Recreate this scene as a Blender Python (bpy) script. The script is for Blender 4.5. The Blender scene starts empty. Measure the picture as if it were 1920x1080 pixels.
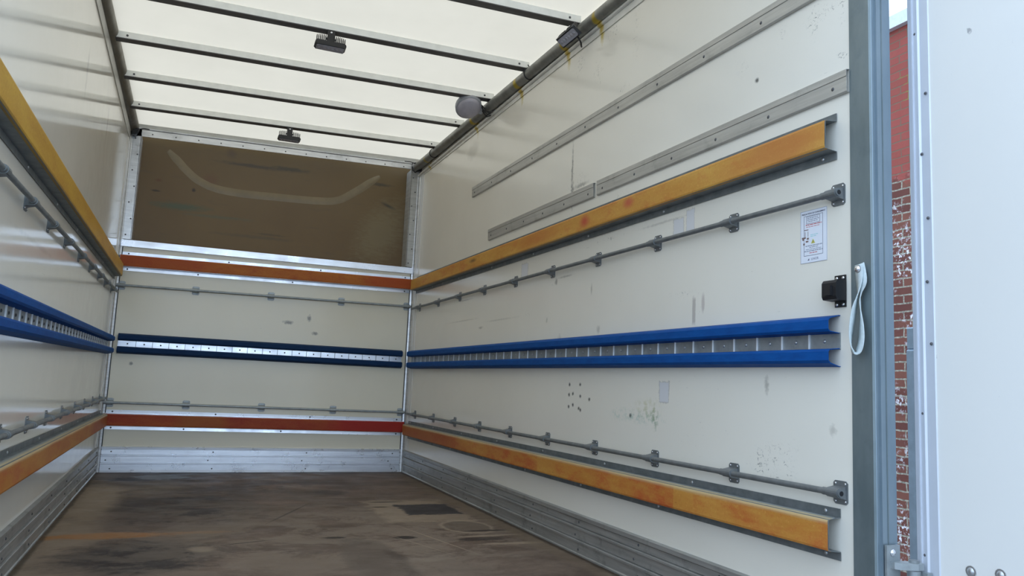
import bpy, bmesh, math, random
from mathutils import Vector, Matrix, Euler

# ------------------------------------------------------------------ camera, sky, exposure
S = bpy.context.scene
COL = S.collection
PI = math.pi
W, YR = 2.1, -4.43          # inner width; where the right wall meets the rear post


def set_camera():
    yaw, pitch, roll = 0.38869644, 0.12180887, 0.04392453
    f = Vector((math.sin(yaw) * math.cos(pitch), math.cos(yaw) * math.cos(pitch), math.sin(pitch)))
    r0 = f.cross(Vector((0, 0, 1))).normalized()
    u0 = r0.cross(f)
    r = r0 * math.cos(roll) + u0 * math.sin(roll)
    u = u0 * math.cos(roll) - r0 * math.sin(roll)
    cam = bpy.data.cameras.new('camera')
    cam.lens = 36 * 1468.583 / 1920
    cam.sensor_width = 36
    cam.clip_start = 0.02
    o = bpy.data.objects.new('camera', cam)
    m = Matrix((r, u, -f)).transposed().to_4x4()
    m.translation = Vector((0.49513, -5.98397, 0.70523))
    o.matrix_world = m
    COL.objects.link(o)
    S.camera = o


set_camera()
wd = bpy.data.worlds.new('overcast_sky')
S.world = wd
wd.use_nodes = True
bg = wd.node_tree.nodes['Background']
bg.inputs[0].default_value = (0.69, 0.875, 1.12, 1)
bg.inputs[1].default_value = 2.45
S.view_settings.view_transform = 'Standard'
S.view_settings.look = 'None'
S.view_settings.exposure = 0.0
S.view_settings.gamma = 1
S.view_settings.use_curve_mapping = False
S.cycles.diffuse_bounces = 7
S.cycles.max_bounces = 14


# ------------------------------------------------------------------ materials
class NT:
    def __init__(self, name):
        self.m = bpy.data.materials.new(name)
        self.m.use_nodes = True
        self.t = self.m.node_tree
        self.b = self.t.nodes['Principled BSDF']
        self.out = self.t.nodes['Material Output']
        self.co = self.n('ShaderNodeTexCoord').outputs['Object']

    def n(self, kind, **kw):
        x = self.t.nodes.new(kind)
        for k, v in kw.items():
            setattr(x, k, v)
        return x

    def l(self, a, b):
        self.t.links.new(a, b)

    def put(self, sock, v):
        if hasattr(v, 'is_linked') or isinstance(v, bpy.types.NodeSocket):
            self.l(v, sock)
        else:
            sock.default_value = v

    def math(self, op, a, b=0.0, clamp=False):
        x = self.n('ShaderNodeMath', operation=op, use_clamp=clamp)
        self.put(x.inputs[0], a)
        self.put(x.inputs[1], b)
        return x.outputs[0]

    def scaled(self, sc, loc=(0, 0, 0), rot=(0, 0, 0), co=None):
        x = self.n('ShaderNodeMapping')
        self.l(co or self.co, x.inputs[0])
        x.inputs['Location'].default_value = loc
        x.inputs['Rotation'].default_value = rot
        x.inputs['Scale'].default_value = sc
        return x.outputs[0]

    def noise(self, scale=5, detail=4, rough=.55, co=None, dist=0.0):
        x = self.n('ShaderNodeTexNoise')
        self.l(co or self.co, x.inputs['Vector'])
        x.inputs['Scale'].default_value = scale
        x.inputs['Detail'].default_value = detail
        x.inputs['Roughness'].default_value = rough
        x.inputs['Distortion'].default_value = dist
        return x.outputs[0]

    def ramp(self, fac, stops):
        x = self.n('ShaderNodeValToRGB')
        e = x.color_ramp.elements
        while len(e) < len(stops):
            e.new(.5)
        for i, (p, c) in enumerate(stops):
            e[i].position = p
            e[i].color = (*c, 1) if len(c) == 3 else c
        self.l(fac, x.inputs[0])
        return x.outputs[0]

    def rng(self, v, a, b, c=0.0, d=1.0):
        x = self.n('ShaderNodeMapRange')
        self.put(x.inputs[0], v)
        for i, q in enumerate((a, b, c, d)):
            x.inputs[i + 1].default_value = q
        return x.outputs[0]

    def mix(self, fac, a, b, mode='MIX'):
        x = self.n('ShaderNodeMix', data_type='RGBA', blend_type=mode)
        self.put(x.inputs[0], fac)
        for s, v in ((x.inputs[6], a), (x.inputs[7], b)):
            if isinstance(v, tuple):
                s.default_value = (*v[:3], 1)
            else:
                self.l(v, s)
        return x.outputs[2]

    def mark(self, base, c, r, col, strength=1.0, rot=0.0, soft=.35, rag=.5, nz=None, plane='yz', box=False, speck=None):
        """a stain with its own outline: centre c, radii r in the surface's plane"""
        mp = self.n('ShaderNodeMapping', vector_type='TEXTURE')
        self.l(self.co, mp.inputs[0])
        if plane == 'yz':
            mp.inputs['Location'].default_value = (0, c[0], c[1])
            mp.inputs['Rotation'].default_value = (rot, 0, 0)
            mp.inputs['Scale'].default_value = (1e4, r[0], r[1])
        elif plane == 'xy':
            mp.inputs['Location'].default_value = (c[0], c[1], 0)
            mp.inputs['Rotation'].default_value = (0, 0, rot)
            mp.inputs['Scale'].default_value = (r[0], r[1], 1e4)
        else:
            mp.inputs['Location'].default_value = (c[0], 0, c[1])
            mp.inputs['Rotation'].default_value = (0, rot, 0)
            mp.inputs['Scale'].default_value = (r[0], 1e4, r[1])
        if box:
            ab = self.n('ShaderNodeVectorMath', operation='ABSOLUTE')
            self.l(mp.outputs[0], ab.inputs[0])
            sx = self.n('ShaderNodeSeparateXYZ')
            self.l(ab.outputs[0], sx.inputs[0])
            d = self.math('MAXIMUM', self.math('MAXIMUM', sx.outputs[0], sx.outputs[1]), sx.outputs[2])
        else:
            ln = self.n('ShaderNodeVectorMath', operation='LENGTH')
            self.l(mp.outputs[0], ln.inputs[0])
            d = ln.outputs['Value']
        if nz is not None and rag:
            d = self.math('ADD', d, self.math('MULTIPLY', self.math('SUBTRACT', nz, .5), rag * 4))
        fac = self.rng(d, 1 - soft, 1 + soft, strength, 0)
        if speck is not None:
            fac = self.math('MULTIPLY', fac, speck)
        return self.mix(fac, base, col)

    def bump(self, h, strength=.3, dist=.004):
        x = self.n('ShaderNodeBump')
        x.inputs['Strength'].default_value = strength
        x.inputs['Distance'].default_value = dist
        self.l(h, x.inputs['Height'])
        self.l(x.outputs[0], self.b.inputs['Normal'])

    def done(self, col, rough=.5, metal=0.0, spec=None):
        self.put(self.b.inputs['Base Color'], (*col, 1) if isinstance(col, tuple) else col)
        self.put(self.b.inputs['Roughness'], rough)
        self.put(self.b.inputs['Metallic'], metal)
        if spec is not None:
            self.b.inputs['Specular IOR Level'].default_value = spec
        return self.m


M = {}


def simple(name, col, rough=.5, metal=0.0, var=.12, scale=30, spec=None):
    k = NT(name)
    nz = k.noise(scale, 4)
    c = k.mix(k.rng(nz, .3, .7), tuple(x * (1 - var) for x in col), tuple(min(1, x * (1 + var)) for x in col))
    M[name] = k.done(c, rough, metal, spec)


def metal_mat(name, c1, c2, rough=.42, metal=.85, scale=(40, 40, 40), dirt=(.12, .11, .09), dirt_amt=.35):
    k = NT(name)
    v = k.scaled(scale)
    nz = k.noise(1, 5, .6, v)
    c = k.mix(k.rng(nz, .32, .68), c1, c2)
    d = k.noise(9, 6, .7)
    c = k.mix(k.rng(d, .56, .75, 0, dirt_amt), c, dirt)
    k.bump(nz, .06, .002)
    M[name] = k.done(c, k.rng(d, .3, .7, rough - .08, rough + .12), metal)


metal_mat('galvanised', (.30, .33, .34), (.40, .43, .44), .45, .55, (25, 25, 25))
metal_mat('rod_metal', (.165, .18, .185), (.235, .25, .255), .45, .5, (25, 25, 25))
metal_mat('galvanised_dark', (.17, .19, .195), (.24, .26, .265), .5, .5, (25, 25, 25))
metal_mat('galvanised_post', (.15, .19, .20), (.23, .275, .285), .42, .45, (9, 9, 3), (.10, .13, .14), .3)
metal_mat('post_skylit', (.21, .27, .31), (.28, .34, .38), .35, .5, (12, 12, 3), (.3, .36, .42), .2)  # paler and bluer than the post face: skylight put into the colour
metal_mat('aluminium', (.60, .61, .62), (.80, .81, .82), .36, .8, (6, 6, 60))
metal_mat('aluminium_bright', (.76, .79, .85), (.90, .93, .98), .30, .85, (5, 60, 60), (.4, .4, .4), .10)
metal_mat('aluminium_kick', (.34, .34, .325), (.50, .50, .48), .40, .55, (3, 3, 55), (.10, .095, .08), .6)
metal_mat('aluminium_strip', (.42, .41, .38), (.56, .55, .51), .45, .5, (3, 3, 60), (.2, .19, .16), .4)
metal_mat('bow_shade', (.10, .095, .095), (.15, .145, .145), .55, .3, (4, 40, 40))  # bow undersides: shade of the floor-facing side put into a darker metal
metal_mat('rail_tube', (.17, .155, .125), (.25, .235, .195), .45, .55, (30, 3, 30), (.16, .13, .09), .5)
def dabbed(name, c1, c2, rough, metal):
    k = NT(name)
    nz = k.noise(14, 5, .6)
    c = k.mix(k.rng(nz, .35, .65), c1, c2)
    for y in (-3.007, -2.676, -2.096, -1.374, -.33):
        c = k.mark(c, (y, -.03), (.018, .055), (.50, .36, .02), .9, soft=.4, rag=.5, nz=nz)
    M[name] = k.done(c, rough, metal)


dabbed('rail_dabbed', (.20, .20, .185), (.30, .30, .275), .42, .5)
dabbed('flange_dabbed', (.66, .65, .60), (.76, .75, .70), .4, .1)
simple('bow_paint', (.93, .93, .88), .5, 0, .06, 20)
simple('black_plastic', (.012, .012, .014), .45, 0, .2)
simple('black_cable', (.015, .015, .016), .5, 0, .2)
simple('rivet_metal', (.52, .53, .54), .35, .8, .1)
simple('dark_rivet', (.10, .10, .105), .5, .4, .2)
simple('bright_screw', (.80, .80, .82), .22, .9, .05)
simple('lens', (.34, .33, .36), .15, .1, .1, 60)
simple('lamp_grey', (.36, .37, .40), .4, 0, .08, 30)
simple('lamp_cover', (.42, .40, .45), .25, 0, .08, 30)
simple('webbing', (.55, .62, .63), .75, 0, .08, 120)
simple('rung_metal', (.88, .89, .88), .4, 0, .03)
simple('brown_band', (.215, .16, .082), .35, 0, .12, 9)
simple('door_frame_paint', (.63, .66, .72), .35, .25, .04, 6)
simple('seal', (.32, .33, .36), .6, 0, .1)
simple('coping', (.62, .66, .70), .5, 0, .06)
simple('galvanised_blue', (.30, .40, .50), .4, .2, .1, 40)
simple('trim_pale', (.78, .77, .73), .3, 0, .04, 6)
simple('asphalt', (.20, .20, .20), .85, 0, .3, 60)
simple('paper', (.80, .83, .90), .45, 0, .02)
simple('ink', (.06, .06, .12), .6, 0, .05)
simple('ink_red', (.55, .16, .18), .6, 0, .05)
simple('ink_grey', (.30, .32, .40), .6, 0, .05)
simple('ink_cyan', (.38, .68, .70), .6, 0, .05)
simple('ink_yellow', (.55, .52, .10), .6, 0, .05)
simple('ink_brown', (.22, .15, .14), .6, 0, .05)


def door_mat():
    k = NT('door_skin')
    n = k.noise(26, 3, .5, k.scaled((1, 1, .6)))
    n2 = k.noise(60, 5, .7, k.scaled((2, 1, .5), (3, 1, 7)))
    c = k.mix(k.rng(k.noise(1.5, 3), .35, .65), (.80, .79, .755), (.82, .81, .775))
    c = k.mix(k.rng(n, .76, .79, 0, .7), c, (.25, .25, .27))
    c = k.mix(k.rng(n2, .70, .76, 0, .3), c, (.40, .42, .46))
    M['door_skin'] = k.done(c, .32)


door_mat()


def blue_mat(name, c1, c2):
    k = NT(name)
    a = k.noise(18, 6, .65, k.scaled((1, 3, 3)))
    c = k.mix(k.rng(a, .3, .7), c1, c2)
    sc = k.noise(26, 8, .75, k.scaled((.6, 2, 2)))
    c = k.mix(k.rng(sc, .66, .74, 0, .7), c, (.008, .016, .04))
    c = k.mix(k.rng(k.noise(34, 6, .7, k.scaled((.7, 2, 2), (4, 1, 2))), .71, .77, 0, .6), c, (.22, .36, .55))
    M[name] = k.done(c, .6, 0, .14)


blue_mat('blue_paint', (.003, .056, .235), (.004, .084, .32))
blue_mat('blue_dark', (.005, .028, .085), (.007, .036, .11))  # darker blue for the load rail across the front wall


def orange_mat(name, base, light, red, amt, seam=(), joints=(), fade=False, spots=()):
    k = NT(name)
    a = k.noise(3.2, 5, .6, k.scaled((1, 1, 5)))
    c = k.mix(k.rng(a, .35, .68), base, light)
    b = k.noise(7, 8, .72, k.scaled((.7, 1, 2), (3, 0, 0)))
    c = k.mix(k.rng(b, .60 - amt, .80 - amt, 0, .8), c, red)
    g = k.noise(85, 6, .75)
    c = k.mix(k.rng(g, .52, .70, 0, .6), c, tuple(.5 * (p + q) for p, q in zip(base, red)))
    g2 = k.noise(120, 5, .7, k.scaled((1, 1, 1), (4, 2, 7)))
    c = k.mix(k.rng(g2, .56, .72, 0, .5), c, tuple(min(1, x * 1.25 + .03) for x in light))
    sx = k.n('ShaderNodeSeparateXYZ')
    k.l(k.co, sx.inputs[0])
    for u0, u1 in joints:
        # each board is redder from wear towards the rear opening
        k1 = k.math('MULTIPLY', k.math('GREATER_THAN', sx.outputs[0], u0), k.math('LESS_THAN', sx.outputs[0], u1))
        k2 = k.math('MULTIPLY', k.rng(sx.outputs[0], u0, u1, .75, 0), k1)
        c = k.mix(k.math('MULTIPLY', k2, k.rng(b, .38, .6)), c, red)
    for x0, x1, colr, st in seam:
        c = k.mark(c, ((x0 + x1) / 2, 0), ((x1 - x0) / 2, 5), colr, st, soft=.05 if st < .5 else .25, rag=.03, nz=a, plane='xz')
    for u, z, ru, rz_, colr, st in spots:
        c = k.mark(c, (u, z), (ru, rz_), colr, st, soft=.6, rag=.5, nz=b, plane='xz')
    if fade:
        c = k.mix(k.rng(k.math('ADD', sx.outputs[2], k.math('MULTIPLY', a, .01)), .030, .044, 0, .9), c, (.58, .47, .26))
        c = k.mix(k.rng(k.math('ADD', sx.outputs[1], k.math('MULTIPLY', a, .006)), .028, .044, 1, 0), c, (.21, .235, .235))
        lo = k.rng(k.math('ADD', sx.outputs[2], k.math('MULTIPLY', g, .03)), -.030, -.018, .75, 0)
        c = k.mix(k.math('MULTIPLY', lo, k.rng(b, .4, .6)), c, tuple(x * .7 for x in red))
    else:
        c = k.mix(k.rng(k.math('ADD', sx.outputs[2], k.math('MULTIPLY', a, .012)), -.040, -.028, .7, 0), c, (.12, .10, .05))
    s = k.noise(34, 4, .6, k.scaled((.5, 1, 1.5), (7, 2, 5)))
    c = k.mix(k.rng(s, .74, .78, 0, .8), c, (.05, .025, .015))
    k.bump(g, .15, .002)
    M[name] = k.done(c, .55, 0, .35)


orange_mat('orange_paint', (.54, .25, .045), (.62, .34, .072), (.48, .10, .035), .06, spots=[(1.40, 0, .035, .022, (.48, .05, .04), .8), (1.03, .012, .03, .018, (.50, .06, .06), .7), (2.85, .01, .05, .01, (.06, .03, .02), .7), (.2, .0, .18, .05, (.48, .15, .05), .5), (1.9, 0, .2, .03, (.46, .13, .03), .5)])
orange_mat('orange_low', (.52, .22, .038), (.60, .30, .06), (.46, .075, .022), .08, [(3.0, 4.4, (.34, .055, .014), .65)], [(0, .69), (.69, 1.80), (1.80, 3.4)], True)
orange_mat('orange_left', (.44, .15, .022), (.50, .22, .035), (.42, .07, .022), .08, [(-.1, .9, (.36, .06, .014), .65)], [], True)
orange_mat('yellow_paint', (.50, .26, .022), (.58, .33, .035), (.34, .09, .015), .0)
orange_mat('orange_back', (.40, .105, .012), (.46, .15, .016), (.28, .025, .01), .08, [(-.1, .35, (.40, .045, .010), .6), (1.5, 2.2, (.36, .045, .010), .6)])
orange_mat('red_paint', (.31, .035, .008), (.38, .075, .012), (.28, .014, .008), .10, [(-.1, .55, (.36, .012, .010), .8), (1.3, 1.6, (.36, .13, .02), .5)])


def wall_mat(name, side):
    k = NT(name)
    big = k.noise(1.3, 4, .5)
    mid = k.noise(9, 6, .65)
    fine = k.noise(60, 6, .7)
    tint = (1, .985, .90) if side == 'back' else (1, .995, .985)
    c = k.mix(k.rng(big, .35, .65), tuple(a * b for a, b in zip((.80, .765, .68), tint)), tuple(a * b for a, b in zip((.845, .81, .725), tint)))
    # fine scuffs scattered over the panel
    sp = k.noise(70, 5, .7, k.scaled((1, .6, 1.4)))
    area = k.noise(2.1, 4, .6, k.scaled((1, 1, 1), (5, 3, 9)))
    spk = k.math('MULTIPLY', k.rng(sp, .66, .72), k.rng(area, .50, .64))
    c = k.mix(k.math('MULTIPLY', spk, .65), c, (.20, .19, .17))
    scr = k.noise(30, 4, .6, k.scaled((1, .22, 4), (1, 4, 2)))
    c = k.mix(k.math('MULTIPLY', k.rng(scr, .70, .74), k.math('MULTIPLY', k.rng(area, .46, .6), .5)), c, (.30, .28, .25))
    spek = k.rng(k.noise(75, 8, .8, k.scaled((1, .8, 1.1), (3, 1, 2)), 1.0), .565, .62)
    G, T = (.10, .10, .095), (.34, .33, .30)
    if side == 'right':
        def mk(*a, **kw):
            nonlocal c
            c = k.mark(c, *a, nz=kw.pop('nz', mid), **kw)
        # scuff clusters
        for (y, z, ry, rz, st) in [(-2.752, 1.70, .012, .09, .75), (-2.75, 1.60, .03, .035, .5), (-2.84, 1.63, .05, .03, .35), (-3.21, 1.963, .03, .012, .5),
                                   (-2.80, 2.22, .03, .04, .5), (-2.97, 2.12, .03, .04, .4), (-3.10, 2.25, .03, .02, .5), (-3.30, 2.20, .015, .09, .35),
                                   (-4.34, 1.80, .05, .012, .6), (-4.30, 1.79, .012, .03, .6), (-4.405, 1.80, .012, .05, .75), (-4.17, 1.83, .01, .035, .4),
                                   (-4.40, 1.646, .03, .012, .55), (-4.13, .52, .06, .035, .5), (-4.08, .50, .03, .03, .5), (-3.98, 1.76, .02, .02, .35),
                                   (-2.57, 1.19, .02, .006, .8), (-3.08, 1.33, .09, .006, .45), (-2.74, 1.45, .02, .03, .35), (-3.2, 1.50, .04, .012, .4),
                                   (-3.67, 1.045, .05, .008, .4), (-3.75, .985, .03, .01, .3), (-2.3, 1.06, .03, .008, .3), (-1.3, 1.36, .35, .007, .3)]:
            mk((y, z), (ry * 1.3, rz * 1.3), G, min(1, st * 1.5), soft=.5, rag=.7, nz=mid, speck=spek)
        for (y, z, ry, rz, st) in [(-1.30, 1.22, .10, .004, .6), (-1.25, 1.09, .22, .004, .35), (-1.9, 1.06, .18, .004, .35), (-1.6, 1.03, .03, .006, .7), (-2.62, 1.20, .012, .012, .9), (-2.72, 1.215, .06, .004, .6), (-2.98, 1.13, .006, .02, .6),
                                   (-3.05, .95, .012, .014, .5), (-2.68, .92, .015, .02, .4), (-2.53, 1.02, .008, .012, .5), (-3.53, 1.33, .12, .004, .4), (-3.05, 1.36, .16, .005, .5), (-4.1, .735, .008, .02, .7), (-4.36, .62, .01, .012, .5)]:
            mk((y, z), (ry, rz), (.22, .20, .17), st * .7, soft=.6, rag=.8, nz=fine)
        for (y, z) in [(-2.80, .714), (-2.903, .716), (-2.835, .674), (-2.798, .669), (-2.907, .665), (-2.838, .625), (-2.797, .616), (-2.911, .606), (-2.895, .612), (-2.99, .655), (-4.05, 1.70), (-3.33, .604)]:
            mk((y, z), (.008, .007), (.05, .05, .05), .9, soft=.5, rag=.4, nz=fine)
        sp2 = k.rng(k.noise(40, 6, .7), .46, .6)
        mk((-3.39, .604), (.14, .022), (.30, .47, .40), .6, soft=.6, rag=.6, speck=sp2)
        mk((-3.50, .605), (.02, .035), (.22, .30, .18), .7, soft=.5, rag=.6, nz=fine, speck=sp2)
        mk((-3.44, .635), (.08, .03), (.52, .50, .26), .5, soft=.6, rag=.5, speck=sp2)
        mk((-2.752, 1.715), (.006, .10), G, .7, soft=.6, rag=.7, nz=fine)
        mk((-2.760, 1.60), (.010, .05), G, .6, soft=.6, rag=.8, nz=fine)
        mk((-2.84, 1.625), (.06, .008), G, .5, soft=.6, rag=.9, nz=fine)
        # faded outlines left by removed brackets and stickers
        for (y0, y1, z0, z1, st) in [(-3.586, -3.529, .665, .735, .55), (-3.66, -3.60, 1.272, 1.325, .4), (-3.725, -3.68, 1.272, 1.345, .4), (-2.27, -2.19, 1.27, 1.335, .35)]:
            cy, cz, ry, rz = (y0 + y1) / 2, (z0 + z1) / 2, (y1 - y0) / 2, (z1 - z0) / 2
            mk((cy, cz), (ry * 1.12, rz * 1.1), (.30, .30, .30), st, soft=.05, rag=.22, box=True, nz=fine)
            mk((cy, cz), (ry, rz), (.78, .79, .84), .6, soft=.06, rag=.12, box=True, nz=fine)
        mk((-3.731, .983), (.009, .045), (.36, .32, .30), .6, soft=.15, rag=.15, box=True, nz=fine)
        mk((-3.783, 1.0), (.008, .03), (.40, .33, .32), .5, soft=.4, rag=.4)
        for (y, z) in [(-3.007, 2.30), (-2.676, 2.305), (-2.096, 2.31), (-1.374, 2.33), (-.33, 2.37)]:
            mk((y, z), (.014, .05), (.55, .42, .03), .85, soft=.5, rag=.5, nz=fine)
        mk((-1.3, 2.2), (.10, .05), (.40, .37, .32), .35, soft=.4, rag=.2)
    if side == 'back':
        for (x, z, rx, rz) in [(1.32, 1.125, .012, .02), (1.17, 1.085, .03, .012), (1.37, 1.015, .02, .01), (.15, .73, .01, .01)]:
            c = k.mark(c, (x, z), (rx, rz), G, .7, soft=.5, rag=.7, nz=fine, plane='xz')
    if side == 'left':
        for (y, z, ry, rz, st) in [(-2.3, 1.95, .02, .10, .4), (-1.4, 2.0, .015, .09, .4), (-3.0, 1.1, .3, .008, .2)]:
            c = k.mark(c, (y, z), (ry, rz), T, st, soft=.5, rag=.6, nz=mid)
    k.bump(k.noise(2.5, 3, .5, k.scaled((1, 1, .6))), .05, .006)
    M[name] = k.done(c, k.rng(mid, .3, .7, .07 if side == 'left' else .13, .14 if side == 'left' else .22), 0, .34 if side == 'left' else .45)


for s_ in ('right', 'left', 'back'):
    wall_mat('gelcoat_' + s_, s_)


def floor_mat():
    k = NT('floor_wood')
    st = k.noise(1, 8, .68, k.scaled((3.0, 4.5, 1)))
    big = k.noise(1.5, 5, .6, k.scaled((.8, 2, 1), (2, 5, 0)), .6)
    fine = k.noise(45, 6, .7, k.scaled((.9, 1.0, 1)))
    mid = k.noise(7, 6, .65, k.scaled((.9, 1.1, 1)))
    rg = k.noise(9, 8, .72, k.scaled((.8, 1.0, 1)))
    c = k.mix(k.rng(st, .3, .7), (.128, .090, .066), (.235, .170, .130))
    c = k.mix(k.rng(big, .38, .62, 0, .5), c, (.075, .052, .040))
    c = k.mix(k.rng(k.noise(2.4, 6, .65, k.scaled((.7, 1.8, 1), (9, 2, 0)), .4), .55, .70, 0, .6), c, (.30, .245, .19))
    c = k.mix(k.rng(fine, .55, .75, 0, .55), c, (.06, .047, .04))
    c = k.mix(k.rng(k.noise(90, 5, .7, k.scaled((.6, 1.4, 1), (5, 5, 1))), .58, .72, 0, .5), c, (.33, .27, .21))
    stn = k.rng(k.noise(1, 9, .7, k.scaled((1.6, 3.2, 1), (4, 3, 0)), .5), .47, .52)
    stn2 = k.rng(k.noise(1, 9, .72, k.scaled((3, 4, 1), (1, 8, 0)), .4), .46, .53)
    D, L, O = (.026, .020, .019), (.37, .29, .21), (.34, .15, .045)
    def mk(c0, r, col, stg, **kw):
        nonlocal c
        kw['soft'] = kw.get('soft', .35) * .6
        c = k.mark(c, c0, r, col, stg, nz=kw.pop('nz', rg), plane='xy', **kw)
    mk((.06, -1.5), (.16, 1.3), (.30, .23, .16), .7, soft=.6, rag=.5)
    mk((.75, -1.3), (.75, 1.0), D, .55, soft=.9, rag=.2, speck=stn2)
    mk((.35, -.75), (.20, .35), (.26, .21, .15), .45, soft=.5, rag=.7)
    mk((.52, -1.50), (.36, .55), (.036, .029, .027), .85, soft=.5, rag=.5, speck=k.math('ADD', k.math('MULTIPLY', stn, .6), .4))
    mk((.13, -1.15), (.10, .50), L, .6, soft=.6, rag=.5)
    mk((.13, -2.55), (.10, .55), (.27, .205, .15), .6, soft=.6, rag=.5)
    mk((.25, -2.22), (.28, .06), O, .9, soft=.5, rag=.6)
    mk((.65, -2.2), (.10, .03), O, .5, soft=.5, rag=.5)
    mk((.38, -2.64), (.27, .29), (.036, .029, .028), .92, soft=.45, rag=.45)
    mk((.30, -.30), (.36, .34), D, .95, soft=.8, rag=.3, speck=k.math('ADD', k.math('MULTIPLY', stn, .5), .5))
    mk((1.2, -2.3), (.9, 1.0), (.32, .255, .195), .5, soft=.9, rag=.2, speck=stn2)
    mk((.40, -.27), (.15, .12), (.24, .26, .29), .8, soft=.25, rag=.6)
    mk((.62, -2.55), (.05, .05), L, .6, soft=.5, rag=.4)
    mk((1.72, -1.75), (.23, .34), L, .6, soft=.15, rag=.25, box=True)
    mk((1.80, -1.72), (.15, .17), (.040, .037, .040), .95, soft=.12, rag=.25, box=True)
    for (x, y, rx, ry) in [(1.84, -2.25, .13, .17)]:
        mk((x, y), (rx, ry), L, .75, soft=.15, rag=.15)
        mk((x, y), (rx * .86, ry * .86), (.15, .115, .088), .85, soft=.15, rag=.15)
    mk((1.93, -2.66), (.14, .025), L, .7, soft=.4, rag=.4)
    mk((1.80, -2.55), (.12, .04), D, .7, soft=.4, rag=.5)
    mk((1.47, -2.46), (.05, .03), D, .9, soft=.4, rag=.6)
    mk((1.17, -2.41), (.05, .02), D, .8, soft=.4, rag=.6)
    mk((1.36, -1.05), (.10, .10), D, .55, soft=.5, rag=.6)
    mk((.93, -2.9), (.18, .2), (.20, .15, .11), .5, soft=.5, rag=.5)
    mk((2.04, -1.9), (.06, 1.6), (.20, .15, .10), .55, soft=.6, rag=.5)
    mk((1.05, -.05), (1.1, .06), (.05, .04, .03), .6, soft=.5, rag=.4)
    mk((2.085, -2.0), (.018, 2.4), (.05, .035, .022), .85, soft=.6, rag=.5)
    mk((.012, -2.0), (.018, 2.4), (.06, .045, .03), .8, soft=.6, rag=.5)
    for (x, y, rx, ry, ro, cl, st_) in [(1.60, -2.52, .005, .32, .25, L, .6), (1.50, -2.62, .004, .25, .35, L, .5), (.80, -2.45, .12, .006, .35, D, .8), (1.05, -1.75, .006, .30, -.45, D, .6),
                                    (1.80, -2.08, .24, .012, 0, L, .6), (1.62, -1.45, .10, .02, 0, D, .7), (1.86, -2.48, .16, .02, .05, L, .65), (1.55, -1.62, .05, .014, 0, D, .8), (1.90, -2.36, .10, .018, 0, D, .8)]:
        mk((x, y), (rx, ry), cl, st_, rot=ro, soft=.5, rag=.25)
    # curved tyre scuff
    mk((1.25, -2.85), (.12, .42), (.04, .035, .03), .35, soft=.2, rag=.2)
    mk((1.22, -2.9), (.10, .40), (.17, .13, .10), .55, soft=.2, rag=.2)
    sc = k.noise(60, 3, .5, k.scaled((.6, 3, 1), (3, 1, 0), (0, 0, .6)))
    c = k.mix(k.rng(sc, .72, .76, 0, .6), c, (.32, .26, .19))
    k.bump(fine, .25, .003)
    M['floor_wood'] = k.done(c, k.rng(mid, .3, .7, .5, .7), 0, .24)


floor_mat()


def recess_mat():
    k = NT('brown_gelcoat')
    big = k.noise(1.2, 4, .55)
    st = k.noise(1, 7, .7, k.scaled((2.5, 2, 24)))
    fine = k.noise(40, 6, .7, k.scaled((.5, 1, 2)))
    c = k.mix(k.rng(big, .35, .65), (.140, .086, .034), (.165, .106, .042))
    c = k.mix(k.rng(st, .60, .74, 0, .6), c, (.10, .075, .045))
    for (x, z, rx, rz, col, s, rot) in [(.36, 1.885, .16, .022, (.07, .10, .06), .8, -.02), (.62, 1.84, .2, .01, (.09, .11, .07), .5, -.02), (1.893, 2.085, .05, .012, (.02, .018, .015), .9, .35),
                                        (.86, 2.26, .22, .012, (.07, .055, .035), .8, 0), (1.12, 2.275, .12, .014, (.06, .05, .03), .8, 0), (1.83, 2.25, .07, .012, (.06, .05, .03), .8, 0), (.55, 2.10, .045, .05, (.15, .075, .035), .7, 0),
                                        (.20, 2.06, .02, .01, (.12, .05, .02), .8, 0), (.44, 2.02, .012, .012, (.03, .02, .015), .9, 0), (.19, 1.98, .03, .006, (.03, .02, .015), .8, 0), (1.85, 1.86, .14, .25, (.24, .20, .11), .5, .5),
                                        (.9, 1.72, .25, .012, (.08, .065, .04), .5, 0), (1.0, 1.75, .1, .008, (.06, .05, .03), .5, 0), (.68, 2.33, .03, .03, (.11, .07, .04), .7, 0)]:
        c = k.mark(c, (x, z), (rx, rz), col, s, rot=rot, soft=.5, rag=.55, nz=fine, plane='xz')
    c = k.mark(c, (1.05, 1.585), (1.1, .018), (.13, .06, .03), .9, soft=.4, rag=.7, nz=fine, plane='xz', box=True)
    M['brown_gelcoat'] = k.done(c, .38, 0, .4)


recess_mat()


def roof_mat():
    k = NT('translucent_roof')
    t = k.t
    a = k.noise(3, 6, .65)
    b = k.noise(30, 6, .7, k.scaled((.6, 1.5, 1)))
    sp = k.noise(24, 3, .5, k.scaled((1, 1.3, 1), (3, 2, 1)))
    c = k.mix(k.rng(a, .3, .7), (.665, .533, .385), (.715, .573, .415))
    c = k.mix(k.rng(b, .60, .75, 0, .25), c, (.60, .52, .40))
    c = k.mix(k.rng(sp, .80, .82, 0, .8), c, (.2, .19, .17))
    tr = k.n('ShaderNodeBsdfTranslucent')
    k.l(c, tr.inputs[0])
    df = k.n('ShaderNodeBsdfDiffuse')
    df.inputs[0].default_value = (.75, .73, .66, 1)
    mx = k.n('ShaderNodeMixShader')
    mx.inputs[0].default_value = .4
    k.l(tr.outputs[0], mx.inputs[1])
    k.l(df.outputs[0], mx.inputs[2])
    k.l(mx.outputs[0], k.out.inputs[0])
    t.nodes.remove(k.b)
    M['translucent_roof'] = k.m


roof_mat()


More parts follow.
